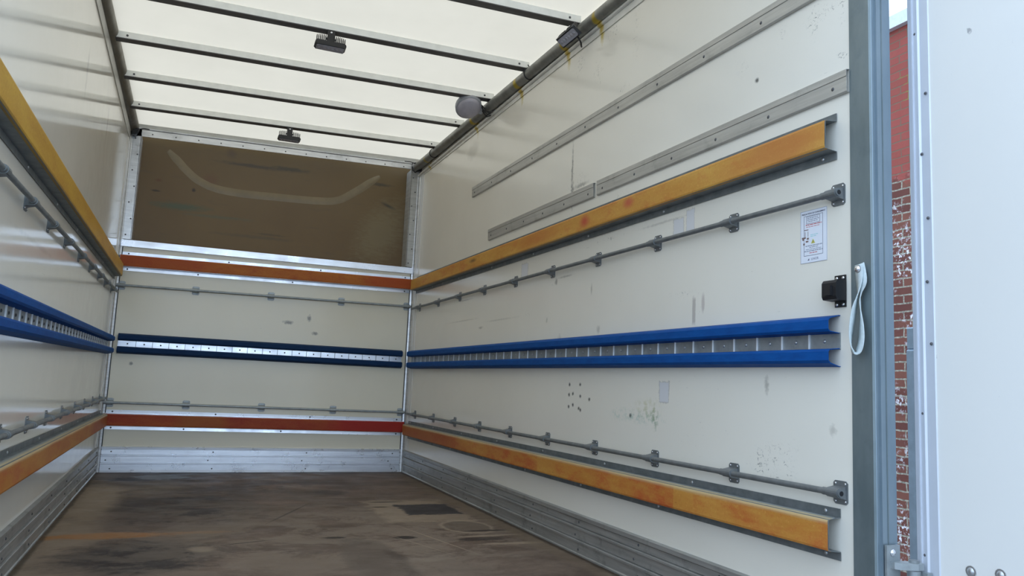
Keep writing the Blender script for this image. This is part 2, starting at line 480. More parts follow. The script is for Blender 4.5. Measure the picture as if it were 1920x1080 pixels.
def brick_mat():
    k = NT('brickwork')
    sep = k.n('ShaderNodeSeparateXYZ')
    k.l(k.co, sep.inputs[0])
    cmb = k.n('ShaderNodeCombineXYZ')
    wob = k.noise(7, 3, .5)
    k.l(k.math('ADD', k.math('MULTIPLY', sep.outputs[1], -1.0), k.math('MULTIPLY', wob, .03)), cmb.inputs[0])
    k.l(k.math('ADD', sep.outputs[2], k.math('MULTIPLY', k.noise(9, 3, .5), .02)), cmb.inputs[1])
    def bricks(c1, c2, mort, ms):
        x = k.n('ShaderNodeTexBrick')
        x.offset = .5
        x.squash = .55
        x.squash_frequency = 2
        k.l(cmb.outputs[0], x.inputs['Vector'])
        x.inputs['Color1'].default_value = (*c1, 1)
        x.inputs['Color2'].default_value = (*c2, 1)
        x.inputs['Mortar'].default_value = (*mort, 1)
        x.inputs['Scale'].default_value = 1
        x.inputs['Mortar Size'].default_value = ms
        x.inputs['Mortar Smooth'].default_value = .15
        x.inputs['Brick Width'].default_value = .22
        x.inputs['Row Height'].default_value = .0765
        x.inputs['Bias'].default_value = 0
        return x
    low = bricks((.125, .042, .032), (.20, .075, .050), (.36, .33, .26), .0075)
    up = bricks((.31, .075, .058), (.27, .068, .050), (.16, .12, .08), .0055)
    lc = k.mix(k.rng(k.noise(14, 5, .6), .35, .7, 0, .5), low.outputs[0], (.13, .035, .028), 'MULTIPLY')
    lc = k.mix(k.rng(k.noise(5, 3, .5), .5, .7, 0, .35), low.outputs[0], (.10, .03, .024))
    lc = k.mix(low.outputs['Fac'], lc, k.mix(k.rng(k.noise(40, 4, .6), .4, .65), (.40, .37, .29), (.16, .14, .11)))
    wn = k.noise(24, 7, .72)
    wa = k.noise(3.2, 3, .6, k.scaled((1, 1, 1), (3, 7, 2)))
    lc = k.mix(k.math('MULTIPLY', k.rng(wn, .53, .58), k.rng(wa, .47, .58), True), lc, (.78, .76, .80))
    uc = k.mix(k.rng(k.noise(10, 4, .6), .4, .7, 0, .4), up.outputs[0], (.30, .055, .045))
    yel = k.math('MULTIPLY', up.outputs['Fac'], k.rng(k.noise(3, 3, .5, k.scaled((1, 1, 1), (1, 1, 4))), .58, .66))
    uc = k.mix(k.math('MULTIPLY', yel, .7), uc, (.26, .22, .04))
    zz = k.math('ADD', sep.outputs[2], k.math('MULTIPLY', k.noise(6, 4, .6), .5))
    c = k.mix(k.rng(zz, 3.98, 4.06), lc, uc)
    k.bump(k.math('SUBTRACT', k.math('MULTIPLY', wn, .4), low.outputs['Fac']), .5, .01)
    M['brickwork'] = k.done(c, .8, 0, .3)


brick_mat()


# ------------------------------------------------------------------ mesh building
class MB:
    def __init__(self):
        self.v, self.f, self.mi, self.sm = [], [], [], []

    def add(self, verts, faces, mi=0, smooth=False):
        n = len(self.v)
        self.v += [tuple(p) for p in verts]
        for f in faces:
            self.f.append([n + i for i in f])
            self.mi.append(mi)
            self.sm.append(smooth)
        return self

    def box(self, a, b, mi=0, bev=0):
        x0, y0, z0 = a
        x1, y1, z1 = b
        if bev:
            prof = [(x0 + bev, z0), (x1 - bev, z0), (x1, z0 + bev), (x1, z1 - bev), (x1 - bev, z1), (x0 + bev, z1), (x0, z1 - bev), (x0, z0 + bev)]
            return self.prism([(p, q) for p, q in prof], y0, y1, 'y', mi)
        v = [(x0, y0, z0), (x1, y0, z0), (x1, y1, z0), (x0, y1, z0), (x0, y0, z1), (x1, y0, z1), (x1, y1, z1), (x0, y1, z1)]
        return self.add(v, [(0, 3, 2, 1), (4, 5, 6, 7), (0, 1, 5, 4), (1, 2, 6, 5), (2, 3, 7, 6), (3, 0, 4, 7)], mi)

    def prism(self, prof, a, b, ax='x', mi=0, smooth=False):
        """profile swept from a to b. ax x: (y,z); y: (x,z); z: (x,y)"""
        def P(t, p):
            return {'x': (t, p[0], p[1]), 'y': (p[0], t, p[1]), 'z': (p[0], p[1], t)}[ax]
        n = len(prof)
        self.add([P(a, p) for p in prof] + [P(b, p) for p in prof], [(i, (i + 1) % n, n + (i + 1) % n, n + i) for i in range(n)], mi, smooth)
        self.add([P(a, p) for p in prof] + [P(b, p) for p in prof], [tuple(range(n))[::-1], tuple(range(n, 2 * n))], mi)
        return self

    def sheet(self, path, t, a, b, ax='x', mi=0):
        """open profile given thickness t and swept from a to b"""
        n = len(path)
        nr = []
        for i in range(n):
            p, q = path[max(0, i - 1)], path[min(n - 1, i + 1)]
            d = Vector((q[0] - p[0], q[1] - p[1])).normalized()
            nr.append((-d.y, d.x))
        back = [(path[i][0] + nr[i][0] * t, path[i][1] + nr[i][1] * t) for i in range(n)]
        def P(tt, p):
            return {'x': (tt, p[0], p[1]), 'y': (p[0], tt, p[1]), 'z': (p[0], p[1], tt)}[ax]
        v = [P(a, p) for p in path] + [P(b, p) for p in path] + [P(a, p) for p in back] + [P(b, p) for p in back]
        f = []
        for i in range(n - 1):
            f.append((i, i + 1, n + i + 1, n + i))
            f.append((2 * n + i, 3 * n + i, 3 * n + i + 1, 2 * n + i + 1))
            f.append((i, 2 * n + i, 2 * n + i + 1, i + 1))
            f.append((n + i, n + i + 1, 3 * n + i + 1, 3 * n + i))
        f += [(0, n, 3 * n, 2 * n), (n - 1, 3 * n - 1, 4 * n - 1, 2 * n - 1)]
        return self.add(v, f, mi)

    def tube(self, pts, r, seg=10, mi=0, caps=True):
        pts = [Vector(p) for p in pts]
        n = len(pts)
        rs = r if isinstance(r, (list, tuple)) else [r] * n
        t0 = (pts[1] - pts[0]).normalized()
        up = Vector((0, 0, 1)) if abs(t0.z) < .9 else Vector((1, 0, 0))
        side = t0.cross(up).normalized()
        rings = []
        for i in range(n):
            t = (pts[min(n - 1, i + 1)] - pts[max(0, i - 1)]).normalized()
            side = (side - t * side.dot(t)).normalized()
            w = t.cross(side)
            rings.append([pts[i] + (side * math.cos(2 * PI * k / seg) + w * math.sin(2 * PI * k / seg)) * rs[i] for k in range(seg)])
        v = [p for ring in rings for p in ring]
        f = [(i * seg + k, i * seg + (k + 1) % seg, (i + 1) * seg + (k + 1) % seg, (i + 1) * seg + k) for i in range(n - 1) for k in range(seg)]
        self.add(v, f, mi, True)
        if caps:
            self.add(rings[0], [tuple(range(seg))[::-1]], mi)
            self.add(rings[-1], [tuple(range(seg))], mi)
        return self

    def dome(self, c, n, r, h, seg=10, mi=0):
        c, n = Vector(c), Vector(n).normalized()
        up = Vector((0, 0, 1)) if abs(n.z) < .9 else Vector((1, 0, 0))
        s = n.cross(up).normalized()
        w = n.cross(s)
        v, f = [], []
        R = 4
        for i in range(R):
            a = i / R * PI / 2
            for k in range(seg):
                q = 2 * PI * k / seg
                v.append(c + (s * math.cos(q) + w * math.sin(q)) * r * math.cos(a) + n * h * math.sin(a))
        v.append(c + n * h)
        for i in range(R - 1):
            for k in range(seg):
                f.append((i * seg + k, i * seg + (k + 1) % seg, (i + 1) * seg + (k + 1) % seg, (i + 1) * seg + k))
        for k in range(seg):
            f.append(((R - 1) * seg + k, (R - 1) * seg + (k + 1) % seg, R * seg))
        f.append(tuple(range(seg))[::-1])
        return self.add(v, f, mi, True)

    def build(self, name, mats, parent=None, label=None):
        me = bpy.data.meshes.new(name)
        me.from_pydata(self.v, [], self.f)
        for m in (mats if isinstance(mats, (list, tuple)) else [mats]):
            me.materials.append(M[m])
        me.polygons.foreach_set('material_index', self.mi)
        me.polygons.foreach_set('use_smooth', self.sm)
        bm = bmesh.new()
        bm.from_mesh(me)
        bmesh.ops.recalc_face_normals(bm, faces=bm.faces)
        bm.to_mesh(me)
        bm.free()
        me.update()
        o = bpy.data.objects.new(name, me)
        COL.objects.link(o)
        if parent:
            o.parent = parent
        if label:
            o['label'] = label
        return o


def tag(o, label, cat, group=None):
    o['label'] = label
    o['category'] = cat
    if group:
        o['group'] = group
    return o


def thing(name, label, cat, loc=(0, 0, 0), rot=(0, 0, 0), group=None):
    o = bpy.data.objects.new(name, None)
    o.empty_display_size = .05
    COL.objects.link(o)
    o.location = loc
    o.rotation_euler = rot
    return tag(o, label, cat, group)


def struct(o):
    o['kind'] = 'structure'
    return o


def copy_at(o, parent, loc, rot=None):
    c = o.copy()
    COL.objects.link(c)
    c.parent = parent
    c.location = loc
    if rot:
        c.rotation_euler = rot
    return c


RIGHT, LEFT, BACK = PI / 2, -PI / 2, PI      # local x runs along the wall, local y points out of it

# ------------------------------------------------------------------ the shell
TH = .05
fl = MB().box((0, YR - .12, -.03), (W, 0, 0))
struct(fl.build('floor', 'floor_wood'))
struct(MB().box((-TH, YR - .12, -.03), (0, TH * 0, 2.37)).build('wall_left', 'gelcoat_left'))
struct(MB().box((W, YR, -.03), (W + TH, 0, 2.43)).build('wall_right', 'gelcoat_right'))
struct(MB().box((-TH, 0, -.03), (W + TH, .05, 1.545)).build('wall_back', 'gelcoat_back'))


def recess():
    m = MB()
    x0, x1, z0, z1, d = .0, W, 1.55, 2.42, .13
    nx, nz = 24, 10
    pts = []
    for j in range(nz + 1):
        for i in range(nx + 1):
            u, w = i / nx, j / nz
            bow = .035 * (1 - (2 * u - 1) ** 2) * math.sin(PI * min(1, w * .9 + .1))
            pts.append((x0 + (x1 - x0) * u, d + bow, z0 + (z1 - z0) * w))
    q = [(j * (nx + 1) + i, j * (nx + 1) + i + 1, (j + 1) * (nx + 1) + i + 1, (j + 1) * (nx + 1) + i) for j in range(nz) for i in range(nx)]
    m.add(pts, q, 0, True)
    m.add([(p[0], .22, p[2]) for p in pts], [f[::-1] for f in q], 0)
    m.box((x0 - TH, .052, z0 - .005), (x0, .22, z1))
    m.box((x1, .052, z0 - .005), (x1 + TH, .22, z1))
    m.box((x0 - TH, .052, z0 - .045), (x1 + TH, .22, z0 - .005))
    o = struct(m.build('wall_recess', 'brown_gelcoat'))
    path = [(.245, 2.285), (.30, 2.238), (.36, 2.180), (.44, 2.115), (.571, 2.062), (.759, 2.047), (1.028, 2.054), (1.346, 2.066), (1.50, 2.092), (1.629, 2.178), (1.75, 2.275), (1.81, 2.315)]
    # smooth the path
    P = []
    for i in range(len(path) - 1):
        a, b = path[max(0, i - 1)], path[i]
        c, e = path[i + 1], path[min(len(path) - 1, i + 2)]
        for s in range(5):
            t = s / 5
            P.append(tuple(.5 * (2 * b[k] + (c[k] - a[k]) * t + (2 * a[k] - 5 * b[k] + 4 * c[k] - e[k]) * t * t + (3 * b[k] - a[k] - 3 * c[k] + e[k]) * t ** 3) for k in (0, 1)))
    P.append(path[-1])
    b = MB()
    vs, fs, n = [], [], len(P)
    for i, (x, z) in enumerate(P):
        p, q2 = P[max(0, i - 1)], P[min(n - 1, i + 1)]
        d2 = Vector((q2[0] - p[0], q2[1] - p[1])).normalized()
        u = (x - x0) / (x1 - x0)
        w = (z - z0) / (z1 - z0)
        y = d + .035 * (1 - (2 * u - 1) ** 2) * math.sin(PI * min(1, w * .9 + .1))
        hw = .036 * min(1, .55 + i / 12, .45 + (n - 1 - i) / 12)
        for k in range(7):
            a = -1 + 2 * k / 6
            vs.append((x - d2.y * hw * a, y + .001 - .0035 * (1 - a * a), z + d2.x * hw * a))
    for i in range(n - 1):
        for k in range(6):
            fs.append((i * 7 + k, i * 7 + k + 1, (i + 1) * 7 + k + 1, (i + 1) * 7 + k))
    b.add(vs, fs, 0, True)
    b.build('pale_band', 'brown_band', o, 'pale curved band across the brown panel')  # slightly raised strip, paler than the panel behind it


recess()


# roof sheet, gently tilted; bows, rails
def zroof(x):
    return 2.405 + .055 * (x / W)


DR = .014
rf = MB()
rf.add([(-.03, YR - .1, zroof(-.03) - DR), (W + .05, YR - .1, zroof(W + .05) - DR), (W + .05, -.45, zroof(W + .05) - DR), (-.03, -.45, zroof(-.03) - DR), (-.03, .06, zroof(-.03)), (W + .05, .06, zroof(W + .05))], [(0, 1, 2, 3), (3, 2, 5, 4)])
struct(rf.build('ceiling', 'translucent_roof'))

rail_l = thing('roof_rail', 'dull brown aluminium rail along the top of the left wall', 'rail', (0, 0, 2.30), group=None)
m = MB()
def sweep_y(prof, y0, y1, dx1, dz1, mi=0, smooth=True):
    n = len(prof)
    mm = MB()
    mm.add([(p[0], y0, p[1]) for p in prof] + [(p[0] + dx1, y1, p[1] + dz1) for p in prof], [(i, (i + 1) % n, n + (i + 1) % n, n + i) for i in range(n)], mi, smooth)
    mm.add([(p[0], y0, p[1]) for p in prof] + [(p[0] + dx1, y1, p[1] + dz1) for p in prof], [tuple(range(n))[::-1], tuple(range(n, 2 * n))], mi)
    return mm


def circ(cx, cz, r, n=16, a0=0.0, a1=2 * PI):
    return [(cx + r * math.cos(a0 + (a1 - a0) * i / n), cz + r * math.sin(a0 + (a1 - a0) * i / n)) for i in range(n)]


sweep_y(circ(.006, .088, .044), -.01, YR, -.030, -.02).build('tube', 'rail_tube', rail_l)
sweep_y([(-.05, -.03), (.004, -.03), (.004, .06), (-.05, .07)], -.01, YR, -.0, -.0, smooth=False).build('flange', 'aluminium_strip', rail_l, 'pale grey flange')
rail_r = thing('roof_rail', 'round grey metal rail along the top of the right wall', 'rail', (W, 0, 2.36))
def right_rail():
    t = sweep_y(circ(-.034, .030, .031), -.01, YR, .02, -.035)
    t.build('tube', 'rail_dabbed', rail_r)
    f = sweep_y([(-.005, -.050), (-.001, -.050), (-.001, .004), (-.005, .004)], -.01, YR, .0, -.03, smooth=False)
    f.prism(circ(-.008, -.030, .010, 10), -.01, YR, 'y', 0, True)
    fo = f.build('flange', 'flange_dabbed', rail_r, 'pale ridged flange with yellow paint dabs')
right_rail()


# ---- roof bows
BOW_Y = [-2.815, -2.225, -1.665, -1.10, -.545]
bow_lab = ['roof bow nearest the rear opening, its far end meeting the lamp on the right rail', 'roof bow carrying the larger black work lamp at its middle', 'roof bow between the lamp-carrying bow and the round grey lamp', 'roof bow just behind the round grey lamp, third from the front wall without a lamp',
           'roof bow nearest the front wall, carrying the smaller-looking black work lamp']
bow_lab[2] = 'bare roof bow, the one directly behind the bow with the nearer centre lamp'
bow_lab[3] = 'bare roof bow, the one directly before the bow with the farther centre lamp'
tiltx = math.atan(.055 / W)
BH, BW = .038, .05
BOW_RZ = [.015, .022, .008, .0, .0]
bows = []
for y, lb, bz in zip(BOW_Y, bow_lab, BOW_RZ):
    b = thing('roof_bow', lb, 'beam', (.02, y, zroof(.02) - DR - BH - .003), (0, -tiltx, bz), 'roof bows across the ceiling')
    L = W - .042
    if not bows:
        w = MB().box((0, -BW, .004), (L, -BW + .004, BH)).box((0, -.004, .004), (L, 0, BH))
        o1 = w.build('web', 'bow_paint', b, 'pale grey sides of the bow')
        o2 = MB().box((-.012, -BW - .001, 0), (L + .012, .001, .004)).build('bottom_flange', 'bow_shade', b, 'underside with its shade painted in')
        r1 = MB().dome((0, 0, 0), (0, -1, 0), .006, .004, 8).build('bolt', 'dark_rivet', b)
        r1.location = (.06, -BW - .0005, BH * .5)
        copy_at(r1, b, (L - .06, -BW - .0005, BH * .5))
    else:
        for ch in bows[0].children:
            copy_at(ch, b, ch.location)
    bows.append(b)

# ---- header over the recess and the recess frame
def zt(x):
    return 2.372 + .045 * x / W


h = MB()
h.add([(0, -.012, zt(0)), (W, -.012, zt(W)), (W, -.012, zt(W) - .040), (0, -.012, zt(0) - .050), (0, .0, zt(0)), (W, .0, zt(W)), (W, .0, zt(W) - .040), (0, .0, zt(0) - .050)],
      [(0, 1, 2, 3), (4, 7, 6, 5), (0, 4, 5, 1), (1, 5, 6, 2), (2, 6, 7, 3), (3, 7, 4, 0)])
h.tube([(0.01, -.016, zt(0) + .004), (W - .01, -.016, zt(W) + .004)], .006, 8)
hd = struct(h.build('trim_1', 'aluminium'))
g = MB()
g.add([(0, -.034, zt(0) + .034), (W, -.034, zt(W) + .040), (W, -.010, zt(W) + .010), (0, -.010, zt(0) + .010), (0, -.03, zt(0) + .038), (W, -.03, zt(W) + .044), (W, .0, zt(W) + .04), (0, .0, zt(0) + .036)],
      [(0, 1, 2, 3), (4, 7, 6, 5), (0, 4, 5, 1), (1, 5, 6, 2), (2, 6, 7, 3), (3, 7, 4, 0)])
g.build('coving', 'bow_paint', hd, 'pale angled lip under the roof edge')
riv = None
for i in range(13):
    x = .14 + i * .152
    if riv is None:
        riv = MB().dome((0, 0, 0), (0, -1, 0), .005, .003, 8).build('rivet', 'dark_rivet', hd)
        riv.location = (x, -.0125, zt(x) - .028)
    else:
        copy_at(riv, hd, (x, -.0125, zt(x) - .028))


def stile(name, x0, x1, edge):
    a = MB()
    z0 = 1.585
    a.add([(x0, -.012, z0), (x1, -.012, z0), (x1, -.012, zt(x1) - .0), (x0, -.012, zt(x0)), (x0, .0, z0), (x1, .0, z0), (x1, .0, zt(x1)), (x0, .0, zt(x0))],
          [(0, 1, 2, 3), (4, 7, 6, 5), (0, 4, 5, 1), (1, 5, 6, 2), (2, 6, 7, 3), (3, 7, 4, 0)])
    xi = x1 if edge > 0 else x0
    a.box((xi - .003, -.012, z0), (xi + .003, .12, zt(xi) - .045))
    o = struct(a.build(name, 'aluminium_strip' if edge < 0 else 'aluminium'))
    xm = (x0 + x1) / 2
    rr = None
    for i in range(7):
        p = (xm + (.012 if i % 2 else -.01), -.0125, z0 + .03 + i * .115)
        if rr is None:
            rr = MB().dome((0, 0, 0), (0, -1, 0), .0055, .003, 8).build('rivet', 'dark_rivet', o)
            rr.location = p
        else:
            copy_at(rr, o, p)


stile('trim_2', .018, .070, 1)
stile('trim_3', 2.030, 2.084, -1)
sl = MB().box((.012, -.014, 1.538), (W - .012, 0, 1.580)).box((.012, -.022, 1.533), (W - .012, 0, 1.541))
struct(sl.build('trim_4', 'aluminium_bright'))


# vertical corner trims of the front wall
def corner(name, s, x):
    a = MB()
    a.prism([(x, -.0), (x + s * .022, -.0), (x + s * .022, -.006), (x + s * .010, -.010), (x + s * .006, -.042), (x, -.046)], 0.0, 2.36 if s > 0 else 2.40, 'z')
    a.box((min(x, x + s * .003), -.15, .172), (max(x, x + s * .003), -.045, 2.28 if s > 0 else 2.32), 2)
    a.box((min(x, x + s * .0045), -.085, .172), (max(x, x + s * .0045), -.078, 2.28 if s > 0 else 2.32), 0)
    a.prism([(x + s * .022, -.0), (x + s * .028, -.0), (x + s * .028, -.005), (x + s * .022, -.005)], 0, 1.53, 'z', 1)  # proud black strip stands in for the shadowed gap beside the trim
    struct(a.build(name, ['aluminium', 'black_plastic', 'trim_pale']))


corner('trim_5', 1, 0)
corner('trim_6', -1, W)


# kick plates
def kick(name, L, h, mat, loc, rz):
    d0, d1 = .006, .010
    prof = [(0, 0), (d1, 0), (d1, .006), (.006, .010)]
    for z in (.30, .62):
        zz = z * h
        prof += [(.006, zz), (.0145, zz + .003), (.0145, zz + .010), (.0125, zz + .0115), (.001, zz + .0125), (.001, zz + .0145), (.006, zz + .015)]
    prof += [(.006, h - .024), (.001, h - .0235), (.001, h - .021), (.0135, h - .020), (.0145, h - .004), (0, h)]
    o = struct(MB().prism(prof, 0, L, 'x').build(name, mat))
    o.location = loc
    o.rotation_euler = (0, 0, rz)
    rr = None
    n = int(L / .42)
    for i in range(n):
        for z in (.14, .47, .80):
            p = (.06 + i * (L - .12) / (n - 1) + (.03 if z == .47 else 0), d0, z * h)
            if rr is None:
                rr = MB().dome((0, 0, 0), (0, 1, 0), .005, .003, 8).build('rivet', 'dark_rivet', o)
                rr.location = p
            else:
                copy_at(rr, o, p)


kick('baseboard_right', -YR - .03, .170, 'aluminium_kick', (W, YR, 0), RIGHT)
kick('baseboard_left', -YR - .03, .170, 'aluminium_kick', (0, -.03, 0), LEFT)
kick('baseboard_back', W - .05, .172, 'aluminium_bright', (W - .025, 0, 0), BACK)


# ------------------------------------------------------------------ orange bumper rails
def bumper(label, L, loc, rz, tilt, face, channel, fade=False, hh=.131, rseed=0, ends=0):
    t = thing('bumper_rail', label, 'rail', loc, (0, -tilt, rz), 'orange bumper rails on the walls')
    h, f, d = hh / 2, .023, .046
    path = [(.0025, -h), (.0025, -h + f), (d - .003, -h + f + .004), (d - .003, h - f - .004), (.0025, h - f), (.0025, h)]
    MB().sheet(path, -.002, 0, L).build('channel', channel, t, 'bare grey metal channel and flanges')
    fp = [(d - .010, -h + f + .001), (d, -h + f + .004), (d + .002, -h + f + .010), (d + .002, h - f - .010), (d, h - f - .004), (d - .010, h - f - .001)]
    if fade:
        fp[-1] = (d - .024, h - f + .0016)
    MB().sheet(fp, .002, .0008, L - .0008).build('facing', face, t, 'worn painted facing')
    random.seed(rseed)
    rr = None
    n = max(4, int(L / .52))
    for i in range(n):
        for s in (-1, 1):
            x = .05 + i * (L - .10) / (n - 1) + (0 if s > 0 else .0)
            if s < 0 and 0 < i < n - 1:
                x += .2
            p = (x, .004, s * (h - f * .5))
            if rr is None:
                rr = MB().dome((0, 0, 0), (0, 1, 0), .006, .0035, 8).build('rivet', 'rivet_metal' if rz != BACK else 'dark_rivet', t)
                rr.location = p
            else:
                copy_at(rr, t, p)
    return t


simple('worn_cream', (.62, .55, .36), .5, 0, .12, 20)
LR = 4.39 - .12
bumper('worn orange bumper rail high on the right wall, below the flat metal strips', LR, (W, -4.384, 1.4215), RIGHT, math.atan(.010 / LR), 'orange_paint', 'galvanised_dark', rseed=1)
bumper('worn orange bumper rail low on the right wall, just above the metal kick plate', LR, (W, -4.388, .355), RIGHT, math.atan(-.028 / LR), 'orange_low', 'galvanised_dark', True, rseed=2)
bumper('yellow-orange bumper rail high on the left wall, above the rod', 4.2, (0, -.10, 1.358), LEFT, math.atan(-.010 / 4.2), 'yellow_paint', 'galvanised_dark', rseed=3, hh=.138)
bumper('orange bumper rail low on the left wall, beneath the lower rod', 4.2, (0, -.10, .350), LEFT, math.atan(.028 / 4.2), 'orange_left', 'galvanised_dark', True, rseed=4)
bumper('orange bumper rail on the front wall just under the brown recess', 2.066, (2.083, 0, 1.4445), BACK, math.atan(-.014 / 2.06), 'orange_back', 'aluminium_bright', rseed=5)
bumper('deep red bumper rail low on the front wall, above the bright kick plate', 2.066, (2.083, 0, .340), BACK, math.atan(.010 / 2.06), 'red_paint', 'aluminium_bright', rseed=6)


# ------------------------------------------------------------------ blue load rails
def load_rail(label, L, loc, rz, tilt, step, off, hh=.134, rung_mat='rung_metal', pad='blue_paint', track='galvanised'):
    t = thing('load_rail', label, 'rail', loc, (0, -tilt, rz), 'blue load rails on the walls')
    h, s, d = hh / 2, .0215, .042
    up = [(.001, s), (.012, s + .001), (d - .004, s + .004), (d, s + .009), (d, h - .014), (d - .006, h - .008), (.006, h), (.001, h)]
    lo = [(a, -b) for a, b in up[::-1]]
    def shell(p):
        # hollow pad, open at the ends like the pressed metal it is
        return MB().sheet(p, .0022, 0, L)
    shell(up[::-1]).build('upper_pad', pad, t)
    shell(lo[::-1]).build('lower_pad', pad, t)
    MB().box((-.001, .0005, -s - .001), (L, .0035, s + .001)).build('track', track, t, 'bare metal track between the blue pads')
    n = int((L - off) / step)
    rg = rv = None
    for i in range(n + 1):
        x = off + i * step
        if x < L - .01:
            if rg is None:
                rg = MB().box((-.0012, 0, -s + .001), (.0012, .005, s - .001), 0).build('rung', rung_mat, t, 'pale upright rung in the track')
                rg.location = (x, .0036, 0)
            else:
                copy_at(rg, t, (x, .0036, 0))
        x2 = x - step * .5
        if x2 > .01 and x2 < L - .01:
            if rv is None:
                rv = MB().dome((0, 0, 0), (0, 1, 0), .0055, .0035, 8).build('rivet', 'rivet_metal' if rz == RIGHT else 'dark_rivet', t)
                rv.location = (x2, .0037, 0)
            else:
                copy_at(rv, t, (x2, .0037, 0))
    return t


load_rail('blue padded load rail with pale rungs along the right wall', 4.39 - .10, (W, -4.390, .857), RIGHT, 0, .1085, .108)
load_rail('blue padded load rail with pale rungs along the left wall', 4.2, (0, -.10, .852), LEFT, math.atan(-.006 / 4.2), .1035, .045, .126)
load_rail('dark blue load rail with silver track across the front wall', 1.984, (2.040, 0, .857), BACK, math.atan(.0075 / 1.98), .1045, .095, rung_mat='dark_rivet', pad='blue_dark', track='aluminium_bright')


# ------------------------------------------------------------------ tie rods on brackets
BRK = {}


def bracket_meshes():
    w, h = .024, .030
    m = MB()
    c = .006
    m.prism([(-w + c, -h), (w - c, -h), (w, -h + c), (w, h - c), (w - c, h), (-w + c, h), (-w, h - c), (-w, -h + c)], 0, .003, 'z')
    m.v = [(x, z, y) for (x, y, z) in m.v]
    # half-round saddle clasping the rod, with a collar on the side away from the opening
    pr = [(.003, -.0165)] + [(.0235 + .0125 * math.sin(a), -.0125 * math.cos(a)) for a in [PI * k / 8 for k in range(9)]] + [(.003, .0165)]
    m.prism(pr, -w * .82, w * .82, 'x')
    m.tube([(w * .7, .0235, 0), (w + .014, .0235, 0)], .0102, 12)
    return m


def tie_rod(label, spots, L0, L1, loc, rz, tilt, mat='rod_metal', socket=None, detail=True):
    t = thing('tie_rod', label, 'rail', loc, (0, -tilt, rz), 'tie rods on brackets along the walls')
    MB().tube([(L0, .0235, 0), (L1, .0235, 0)], .0085, 12).build('rod', mat, t)
    bk = sc = None
    for i, u in enumerate(spots):
        if bk is None:
            bk = b = bracket_meshes().build('bracket', mat, t)
            b.location = (u, 0, 0)
        else:
            b = copy_at(bk, t, (u, 0, 0))
        for sx in (-1, 1):
            for sz in (-1, 1):
                p = (sx * .0165, .003, sz * .0225)
                if sc is None:
                    sc = MB().dome((0, 0, 0), (0, 1, 0), .0035, .0022, 8).build('screw', 'bright_screw', b)
                    sc.location = p
                else:
                    copy_at(sc, b, p)
    if socket is not None:
        MB().tube([(socket - .004, .0235, 0), (socket + .008, .0235, 0)], [.0105, .0105], 14).tube([(socket - .0046, .0235, 0), (socket - .0035, .0235, 0)], .0065, 12, 1).build('end_cap', [mat, 'black_plastic'], t, 'hollow end cap of the rod')
    return t


UTY = [-.242, -.722, -1.19, -1.645, -2.121, -2.583, -3.038, -3.5, -3.945, -4.387]
LTY = [-.283, -.748, -1.214, -1.666, -2.131, -2.594, -3.056, -3.51, -3.957, -4.388]
tie_rod('grey tie rod on the right wall between the orange rail and the blue rail', [y + 4.387 for y in UTY], -.008, 4.30, (W, -4.387, 1.2555), RIGHT, math.atan(-.006 / 4.2), socket=-.020)
tie_rod('grey tie rod on the right wall below the blue rail', [y + 4.388 for y in LTY], -.008, 4.28, (W, -4.388, .4625), RIGHT, math.atan(-.0145 / 4.2), socket=-.020)
tie_rod('grey tie rod on the left wall between the yellow rail and the blue rail', [y * -1 - .03 for y in (-.25, -.695, -1.076, -1.5, -1.942, -2.386, -2.806, -3.234, -3.659, -4.09)], .03, 4.35, (0, -.03, 1.213), LEFT, math.atan(-.022 / 4.2), mat='galvanised_dark')
tie_rod('grey tie rod on the left wall below the blue rail', [y * -1 - .03 for y in (-.25, -.66, -1.072, -1.482, -1.931, -2.365, -2.778, -3.216, -3.66, -4.1)], .03, 4.35, (0, -.03, .494), LEFT, math.atan(-.006 / 4.2))
tie_rod('thin grey tie rod on the front wall above the blue rail', [2.085 - x for x in (.042, .518, 1.033, 1.548, 2.058)], .0, 2.05, (2.085, 0, 1.272), BACK, math.atan(-.010 / 2.), mat='galvanised')
tie_rod('thin grey tie rod on the front wall just above the red rail', [2.085 - x for x in (.044, .524, 1.029, 1.542, 2.058)], .0, 2.05, (2.085, 0, .4515), BACK, math.atan(.012 / 2.), mat='galvanised')


# ------------------------------------------------------------------ flat metal strips on the right wall
def strip(label, y0, y1, z0, z1, n):
    L = y0 - y1
    t = thing('metal_strip', label, 'strip', (W, y1, z1), (0, -math.atan((z0 - z1) / L), RIGHT), 'flat metal strips on the right wall')
    MB().sheet([(.0, -.031), (.008, -.031), (.009, -.029), (.009, .0105), (.0075, .0115)], -.0015, 0, L).sheet([(.0075, .0125), (.0105, .0135), (.0105, .031), (.0, .032)], -.0015, 0, L).build('strip_plate', 'aluminium_strip', t)
    rr = None
    for i in range(n):
        p = (.05 + i * (L - .10) / max(1, n - 1), .009, -.010)
        if rr is None:
            rr = MB().dome((0, 0, 0), (0, 1, 0), .0062, .004, 8).build('screw', 'dark_rivet', t)
            rr.location = p
        else:
            copy_at(rr, t, p)


strip('long grey metal strip highest on the right wall, running up to the rear post', -1.347, YR + .002, 1.908, 1.886, 11)
strip('short grey metal strip on the right wall, ahead of the gap beside its longer neighbour', -1.677, -2.987, 1.579, 1.571, 6)
strip('longer grey metal strip just above the right orange rail, ending at the rear post', -3.018, YR + .002, 1.572, 1.566, 6)


# ------------------------------------------------------------------ lamps
def rbox_prism(m, x0, x1, z0, z1, y0, y1, c, mi=0):
    return m.prism([(x0 + c, z0), (x1 - c, z0), (x1, z0 + c), (x1, z1 - c), (x1 - c, z1), (x0 + c, z1), (x0, z1 - c), (x0, z0 + c)], y0, y1, 'y', mi)


